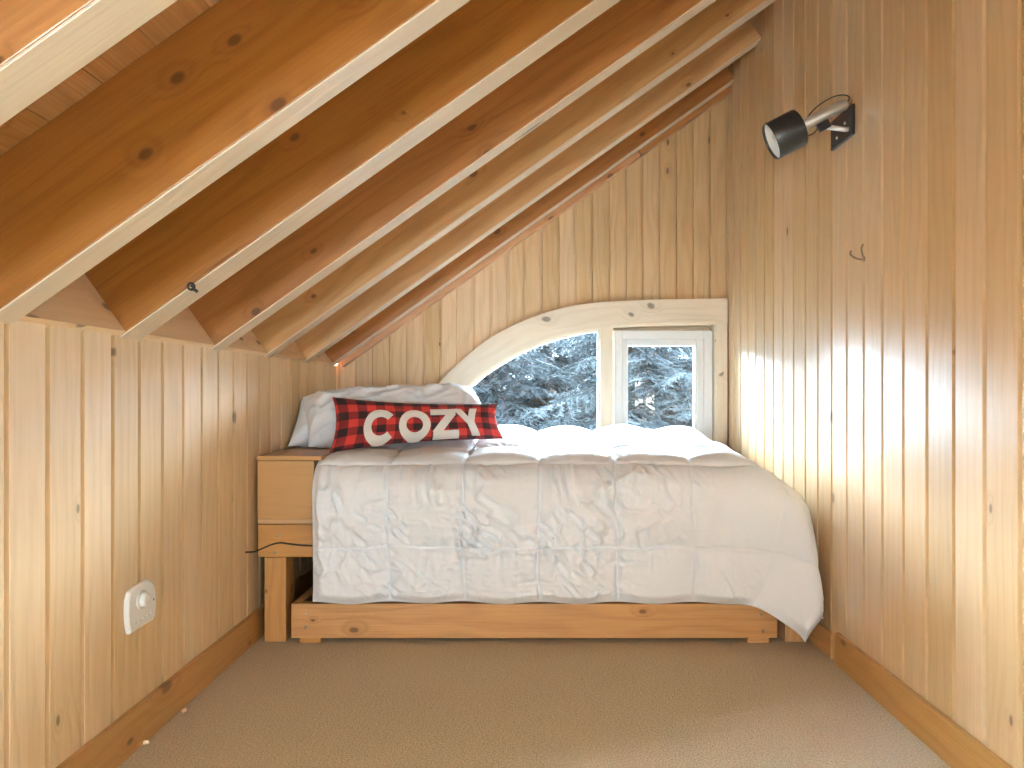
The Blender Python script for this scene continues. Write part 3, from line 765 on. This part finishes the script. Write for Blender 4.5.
# ------------------------------------------------------------------ wall spotlight
lamp = thing('wall_spotlight', 'black and chrome swivel spotlight on the tall board wall', 'wall lamp', (XR, 2.47, 2.0))
mb = MB(); mb.box((XR - .014, 2.388, 1.945), (XR - .0005, 2.556, 2.056), axis=1); bp_ = mb.build('base_plate', M_black, lamp, bevel=.003)
for yy, zz in ((2.437, 2.005), (2.50, 1.975)):
    mb = MB(); mb.lathe([(0, .0055), (.003, .0055), (.005, .0001)], (XR - .014, yy, zz), (-1, 0, 0), 12); mb.build('screw', M_screw, bp_)
P0 = Vector((1.062, 2.42, 2.028)); AX = Vector((-.86, .15, -.41)).normalized()
mb = MB(); mb.tube([(XR - .014, 2.412, 1.972), (XR - .03, 2.414, 1.973), (1.075, 2.425, 1.985)], .0085, 14); mb.build('arm', M_chrome, lamp)
mb = MB()
K = Vector((1.062, 2.424, 1.990)); Mx = Matrix.Translation(K) @ AX.to_track_quat('X', 'Z').to_matrix().to_4x4()
mb.box((-.022, -.009, -.016), (.022, .009, .022), M=Mx); mb.build('knuckle', M_black, lamp, bevel=.003)
T0, T1 = P0 - AX * .082, P0 + AX * .098
mb = MB(); mb.lathe([(0, .0001), (0, .017), (.004, .0205), (.176, .0205), (.18, .019), (.18, .0001)], T0, AX, 32); mb.build('tube', M_chrome, lamp)
mb = MB(); SR = .069
mb.lathe([(.0, .0215), (.0, SR - .004), (.003, SR - .001), (.006, SR), (.108, SR), (.110, SR - .0015), (.108, SR - .003), (.101, SR - .003)], T1 - AX * .004, AX, 56)
sh = mb.build('shade', M_black, lamp)
mb = MB(); mb.lathe([(.1005, SR - .0032), (.05, SR - .010), (.012, .035), (.008, .022), (.008, .0001)], T1 - AX * .004, AX, 48); mb.build('reflector', M_inner, sh)
mb = MB(); mb.lathe([(.010, .013), (.035, .014), (.055, .030), (.075, .034), (.092, .026), (.098, .0001)], T1 - AX * .004, AX, 32); mb.build('bulb', M_inner, lamp)
mb = MB()
side = Vector((0, 0, 1)); 
mb.tube(crv([T0 + AX * .004 + Vector((.004, 0, .0)), T0 + Vector((.012, 0, .022)), T0 + AX * .01 + Vector((.0, .0, .036)), T0 + AX * .05 + Vector((0, 0, .048)), T0 + AX * .10 + Vector((0, .005, .045)), T0 + AX * .135 + Vector((0, .012, .028)), T0 + AX * .15 + Vector((0, .02, .0)), T0 + AX * .152 + Vector((0, .012, -.035)), T0 + AX * .125 + Vector((0, .0, -.048)), T0 + AX * .10 + Vector((0, 0, -.032))]), .0024, 8)
mb.build('flex_cord', M_cord, lamp)

# wire coat hook
mb = MB()
hy, hz = 2.325, 1.488
mb.tube(crv([(XR - .030, hy + .035, hz + .034), (XR - .034, hy + .03, hz + .020), (XR - .022, hy + .016, hz + .004), (XR - .006, hy + .003, hz - .003), (XR - .006, hy - .01, hz - .002), (XR - .020, hy - .028, hz + .008), (XR - .030, hy - .040, hz + .026), (XR - .026, hy - .043, hz + .040)]), .0032, 8)
o = mb.build('coat_hook', M_brass, origin=(XR, hy, hz)); tag(o, 'small bent wire double hook on the tall board wall below the spotlight', 'hook')
mb = MB(); mb.lathe([(0, .009), (.003, .008), (.0045, .0001)], (XR - .0003, hy, hz - .002), (-1, 0, 0), 14); mb.build('rosette', M_brass, o)

# thermostat
th = thing('thermostat', 'white wall thermostat with a round dial, low on the knee wall', 'thermostat', (XL, 1.955, .40))
out = [(1.885, .338), (1.876, .37), (1.873, .40), (1.875, .435), (1.884, .458), (1.91, .466), (1.975, .470), (1.992, .462), (2.009, .445), (2.017, .42), (2.018, .375), (2.014, .350), (2.006, .341)]
def slab_outline(mb, pts, xa, xb, sc=1., c=(1.946, .403)):
    q = [(c[0] + (y - c[0]) * sc, c[1] + (z - c[1]) * sc) for y, z in pts]
    b = len(pts)
    for i in range(b):
        j = (i + 1) % b
        mb.face([(xa, *pts[i]), (xa, *pts[j]), (xb, *q[j]), (xb, *q[i])])
    mb.face([(xb, *p) for p in q])
mb = MB(); slab_outline(mb, out, XL + .0005, XL + .008); 
q = [(1.955 + (y - 1.955) * 1, z) for y, z in out]
b = len(q)
slab_outline(mb, out, XL + .008, XL + .013, .93); mb.build('housing', M_plast, th, weld=True, bevel=.002)
mb = MB(); mb.lathe([(0, .028), (.003, .027), (.005, .022)], (XL + .013, 1.940, .420), (1, 0, 0), 36); mb.build('dial_ring', M_plast2, th)
mb = MB(); mb.lathe([(0, .0215), (.013, .020), (.017, .017), (.0185, .011), (.017, .009), (.017, .0001)], (XL + .013, 1.940, .420), (1, 0, 0), 36); mb.build('dial', M_plast, th)
for i in range(5):
    mb = MB(); mb.lathe([(0, .0036), (.0015, .0034), (.002, .0001)], (XL + .0128, 1.910 + i * .020, .361 + .0012 * i), (1, 0, 0), 12); mb.build('button', M_plast2, th)
mb = MB(); mb.lathe([(0, .003), (.001, .0028), (.0012, .0001)], (XL + .0128, 2.000, .402), (1, 0, 0), 12); mb.build('indicator', M_cord, th)

# screw eye on a rafter
e0 = Vector(((194 - 531) * 1.86 / 668, 1.86, 1.02 - (287 - 393) * 1.86 / 668))
mb = MB()
mb.tube([e0 + Vector((.0, .004, .004)), e0 + Vector((0, -.014, 0))], .0028, 10)
ring = [e0 + Vector((.009 * math.cos(a), -.022 + .0 * a, .009 * math.sin(a))) + Vector((.003, -.002 * math.sin(a), -.002)) for a in [2 * math.pi * t / 20 for t in range(20)]]
mb.tube(ring + [ring[0]], .0034, 8, cap=False)
mb.tube([e0 + Vector((.004, -.02, -.006)), e0 + Vector((.018, -.016, -.016))], .0045, 10)
tag(mb.build('screw_eye', M_black, origin=e0), 'small dark metal screw eye at the lower edge of a reddish rafter', 'hook')

# chips of wood at the carpet's edge
for i, ((px, py), lb) in enumerate((((146, 744), 'pale splinter of wood on the carpet by the baseboard, nearer the viewer'), ((184, 712), 'pale splinter of wood on the carpet by the baseboard knot, nearer the bed'))):
    d = 1.02 * 668 / (py - 393); x = (px - 531) * d / 668
    mb = MB(); Mx = Matrix.Translation((x, d, .006)) @ Matrix.Rotation(.5 + i, 4, 'Z') @ Matrix.Rotation(.15, 4, 'X')
    c = [(-.009, -.004, -.004), (.009, -.006, -.004), (.012, .004, -.004), (-.006, .006, -.004), (-.007, -.003, .004), (.007, -.004, .006), (.009, .003, .003), (-.005, .004, .005)]
    c = [Mx @ Vector(p) for p in c]
    for f in ((3, 2, 1, 0), (4, 5, 6, 7), (0, 1, 5, 4), (1, 2, 6, 5), (2, 3, 7, 6), (3, 0, 4, 7)): mb.face([c[k] for k in f])
    tag(mb.build('wood_chip', M_chip, origin=(x, d, 0), weld=True), lb, 'wood chip', 'wood chips on the carpet')

# ------------------------------------------------------------------ outside
mb = MB(); mb.box((-60, YB + 1.5, -3.3), (60, 90, -3.2), axis=0)
structure(mb.build('ground', M_bounce, origin=(0, 30, -3.3)), 'unseen ground outside below the window, made snowy to bounce daylight indoors', 'ground')
mb = MB()
G_ = [[(x, 15 + t * 30, -3.2 + t * 9.2 + .5 * math.sin(x * .31 + t * 5)) for t in [j / 24 for j in range(25)]] for x in range(-40, 41, 2)]
mb.grid(G_, uv=None); structure(mb.build('hill', M_ground, origin=(0, 30, -3.2)), 'wooded slope rising behind the trees', 'hill')
def conifer_mesh(seed, H=5.9):
    rs = random.Random(seed)
    fo = MB(); V, F, R = [], [], []
    def quad(p, d, s, l, w, r):
        a = p + s * w; b = p - s * w; c = p + d * l
        k = len(V); V.extend([a, b, c - s * w * .3, c + s * w * .3]); F.append((k, k + 1, k + 2, k + 3)); R.append(r)
    z = .8
    while z < H - .3:
        t = z / H; Rr = 2.6 * (1 - t) ** .6 + .25
        nb = 5 if 2.2 < z < 7.2 else 4
        for b in range(nb):
            az = rs.uniform(0, 2 * math.pi); L = Rr * rs.uniform(.75, 1.1); droop = rs.uniform(.25, .5); rise = rs.uniform(-.05, .3)
            dirh = Vector((math.cos(az), math.sin(az), 0)); sd = Vector((-math.sin(az), math.cos(az), 0))
            n = int(L / .085) + 4; zz = z + rs.uniform(-.1, .1)
            for i in range(1, n + 1):
                f = i / n; p = dirh * (L * f) + Vector((0, 0, zz + rise * L * f - droop * L * f * f + .1 * f ** 4))
                tl = (.16 + .42 * (1 - abs(f - .45) * 1.5)) * rs.uniform(.6, 1.1)
                if tl < .08: tl = .08
                for sg in (-1, 1):
                    d = (sd * sg * rs.uniform(.7, 1) + dirh * rs.uniform(.35, .8) + Vector((0, 0, -rs.uniform(.1, .75)))).normalized()
                    s2 = d.cross(Vector((0, 0, 1))).normalized(); r = rs.random()
                    s2 = (s2 + Vector((0, 0, rs.uniform(-.5, .5)))).normalized()
                    quad(p, d, s2, tl, .011, r * .5)
                    m = int(tl / .045)
                    for j in range(m):
                        q = p + d * (tl * (j + .6) / m)
                        for s3 in (-1, 1):
                            dd = (d * .7 + s2 * s3 * .8 + Vector((0, 0, rs.uniform(-.45, .25)))).normalized(); quad(q, dd, d.cross(s2).normalized().lerp(d, .2) if rs.random() < .4 else s2.lerp(d, .5).normalized(), .065, .012, min(1, r * .5 + rs.random() * .5))
        z += .12 if 2.2 < z < 7.2 else .2
    me = D.meshes.new('foliage'); me.from_pydata([tuple(v) for v in V], [], F)
    at = me.attributes.new('rnd', 'FLOAT', 'FACE'); at.data.foreach_set('value', R)
    me.materials.append(M_leaf); me.update()
    tm = MB(); tm.tube([(0, 0, 0), (.03, .02, 2.5), (0, .04, 4.5), (0, 0, H)], [.2, .16, .11, .02], 12)
    return me, tm
protos = [conifer_mesh(3), conifer_mesh(8)]
spots = [(-1.0, 9.6, 0), (1.5, 8.6, 1), (3.4, 10.2, 0), (.3, 11.6, 1), (-2.4, 12.0, 1), (2.1, 12.6, 0), (-.7, 13.6, 0), (4.0, 13.2, 1), (-3.6, 14.2, 0), (1.2, 14.8, 1)]
tms = [None, None]
for i, (x, y, k) in enumerate(spots):
    if i == 1: lb = 'close conifer filling the white casement pane with drooping blue green boughs'
    elif i == 0: lb = 'conifer seen through the arched fixed pane'
    else: lb = 'evergreen standing farther back in the woods outside the window'
    t = thing('conifer', lb, 'tree', (x, y, -3.2), 'evergreens outside the window')
    fo = D.objects.new('foliage', protos[k][0]); COL.objects.link(fo); fo.parent = t
    if tms[k] is None:
        tr_ = protos[k][1]
        me_o = tr_.build('trunk', M_trunk); tms[k] = me_o.data; me_o.location = (0, 0, 0); me_o.parent = t
    else:
        me_o = D.objects.new('trunk', tms[k]); COL.objects.link(me_o); me_o.parent = t
    t.rotation_euler = (0, 0, i * 1.7); s = random.uniform(.94, 1.08); t.scale = (s, s, s)

# ------------------------------------------------------------------ light
w = D.worlds.new('sky'); S.world = w; w.use_nodes = True; nt = w.node_tree; nt.nodes.clear()
wo = N(nt, 'ShaderNodeOutputWorld'); bg = N(nt, 'ShaderNodeBackground')
tc = N(nt, 'ShaderNodeTexCoord'); sx = N(nt, 'ShaderNodeSeparateXYZ'); nt.links.new(tc.outputs['Generated'], sx.inputs[0])
cc = mixc(nt, mrange(nt, sx.outputs[2], .0, .7), (.74, .90, 1.0), (.62, .83, 1.0))
nt.links.new(cc, bg.inputs[0]); bg.inputs[1].default_value = 140.0
nt.links.new(bg.outputs[0], wo.inputs[0])

def area(name, loc, rot, sx_, sy_, power, col):
    l = D.lights.new(name, 'AREA'); l.shape = 'RECTANGLE'; l.size = sx_; l.size_y = sy_; l.energy = power; l.color = col
    o = D.objects.new(name, l); COL.objects.link(o); o.location = loc; o.rotation_euler = rot; return o
# fill lights set at the two added windows, behind the viewer
area('fill_side_window', (XR - .02, (WY0 + WY1) / 2, (WZ0 + WZ1) / 2), (0, math.radians(90), 0), WZ1 - WZ0, WY1 - WY0, 42, (.54, .81, 1.))
area('fill_corner_window', (-.90, YF + .012, .76), (math.radians(90), 0, 0), .34, .58, 56, (.70, .89, 1.))
# fill light over the added, unseen skylight
kp = RM @ Vector((1.0, .25, RD + .16))
area('fill_skylight', kp, (0, -PITCH * .3, 0), .95, .34, 30, (.54, .81, 1.))
p = area('sky_portal', (.35, YB + .16, (SILL + 1.42) / 2), (math.radians(-90), 0, 0), 1.6, .8, 1, (1, 1, 1)); p.data.cycles.is_portal = True

# ------------------------------------------------------------------ camera
cam = D.cameras.new('camera'); co = D.objects.new('camera', cam); COL.objects.link(co)
co.location = (0, 0, 1.02); co.rotation_euler = (math.radians(90), 0, 0)
cam.sensor_width = 36; cam.lens = 36 * 668 / 1024
cam.shift_x = -19 / 1024; cam.shift_y = 9 / 1024; cam.clip_start = .02
S.camera = co
vs_ = S.view_settings; vs_.view_transform = 'Standard'; vs_.look = 'None'; vs_.gamma = 1; vs_.use_curve_mapping = False; vs_.exposure = 0.52
S.cycles.max_bounces = 10; S.cycles.diffuse_bounces = 6; S.cycles.transparent_max_bounces = 12
S.cycles.sample_clamp_indirect = 8
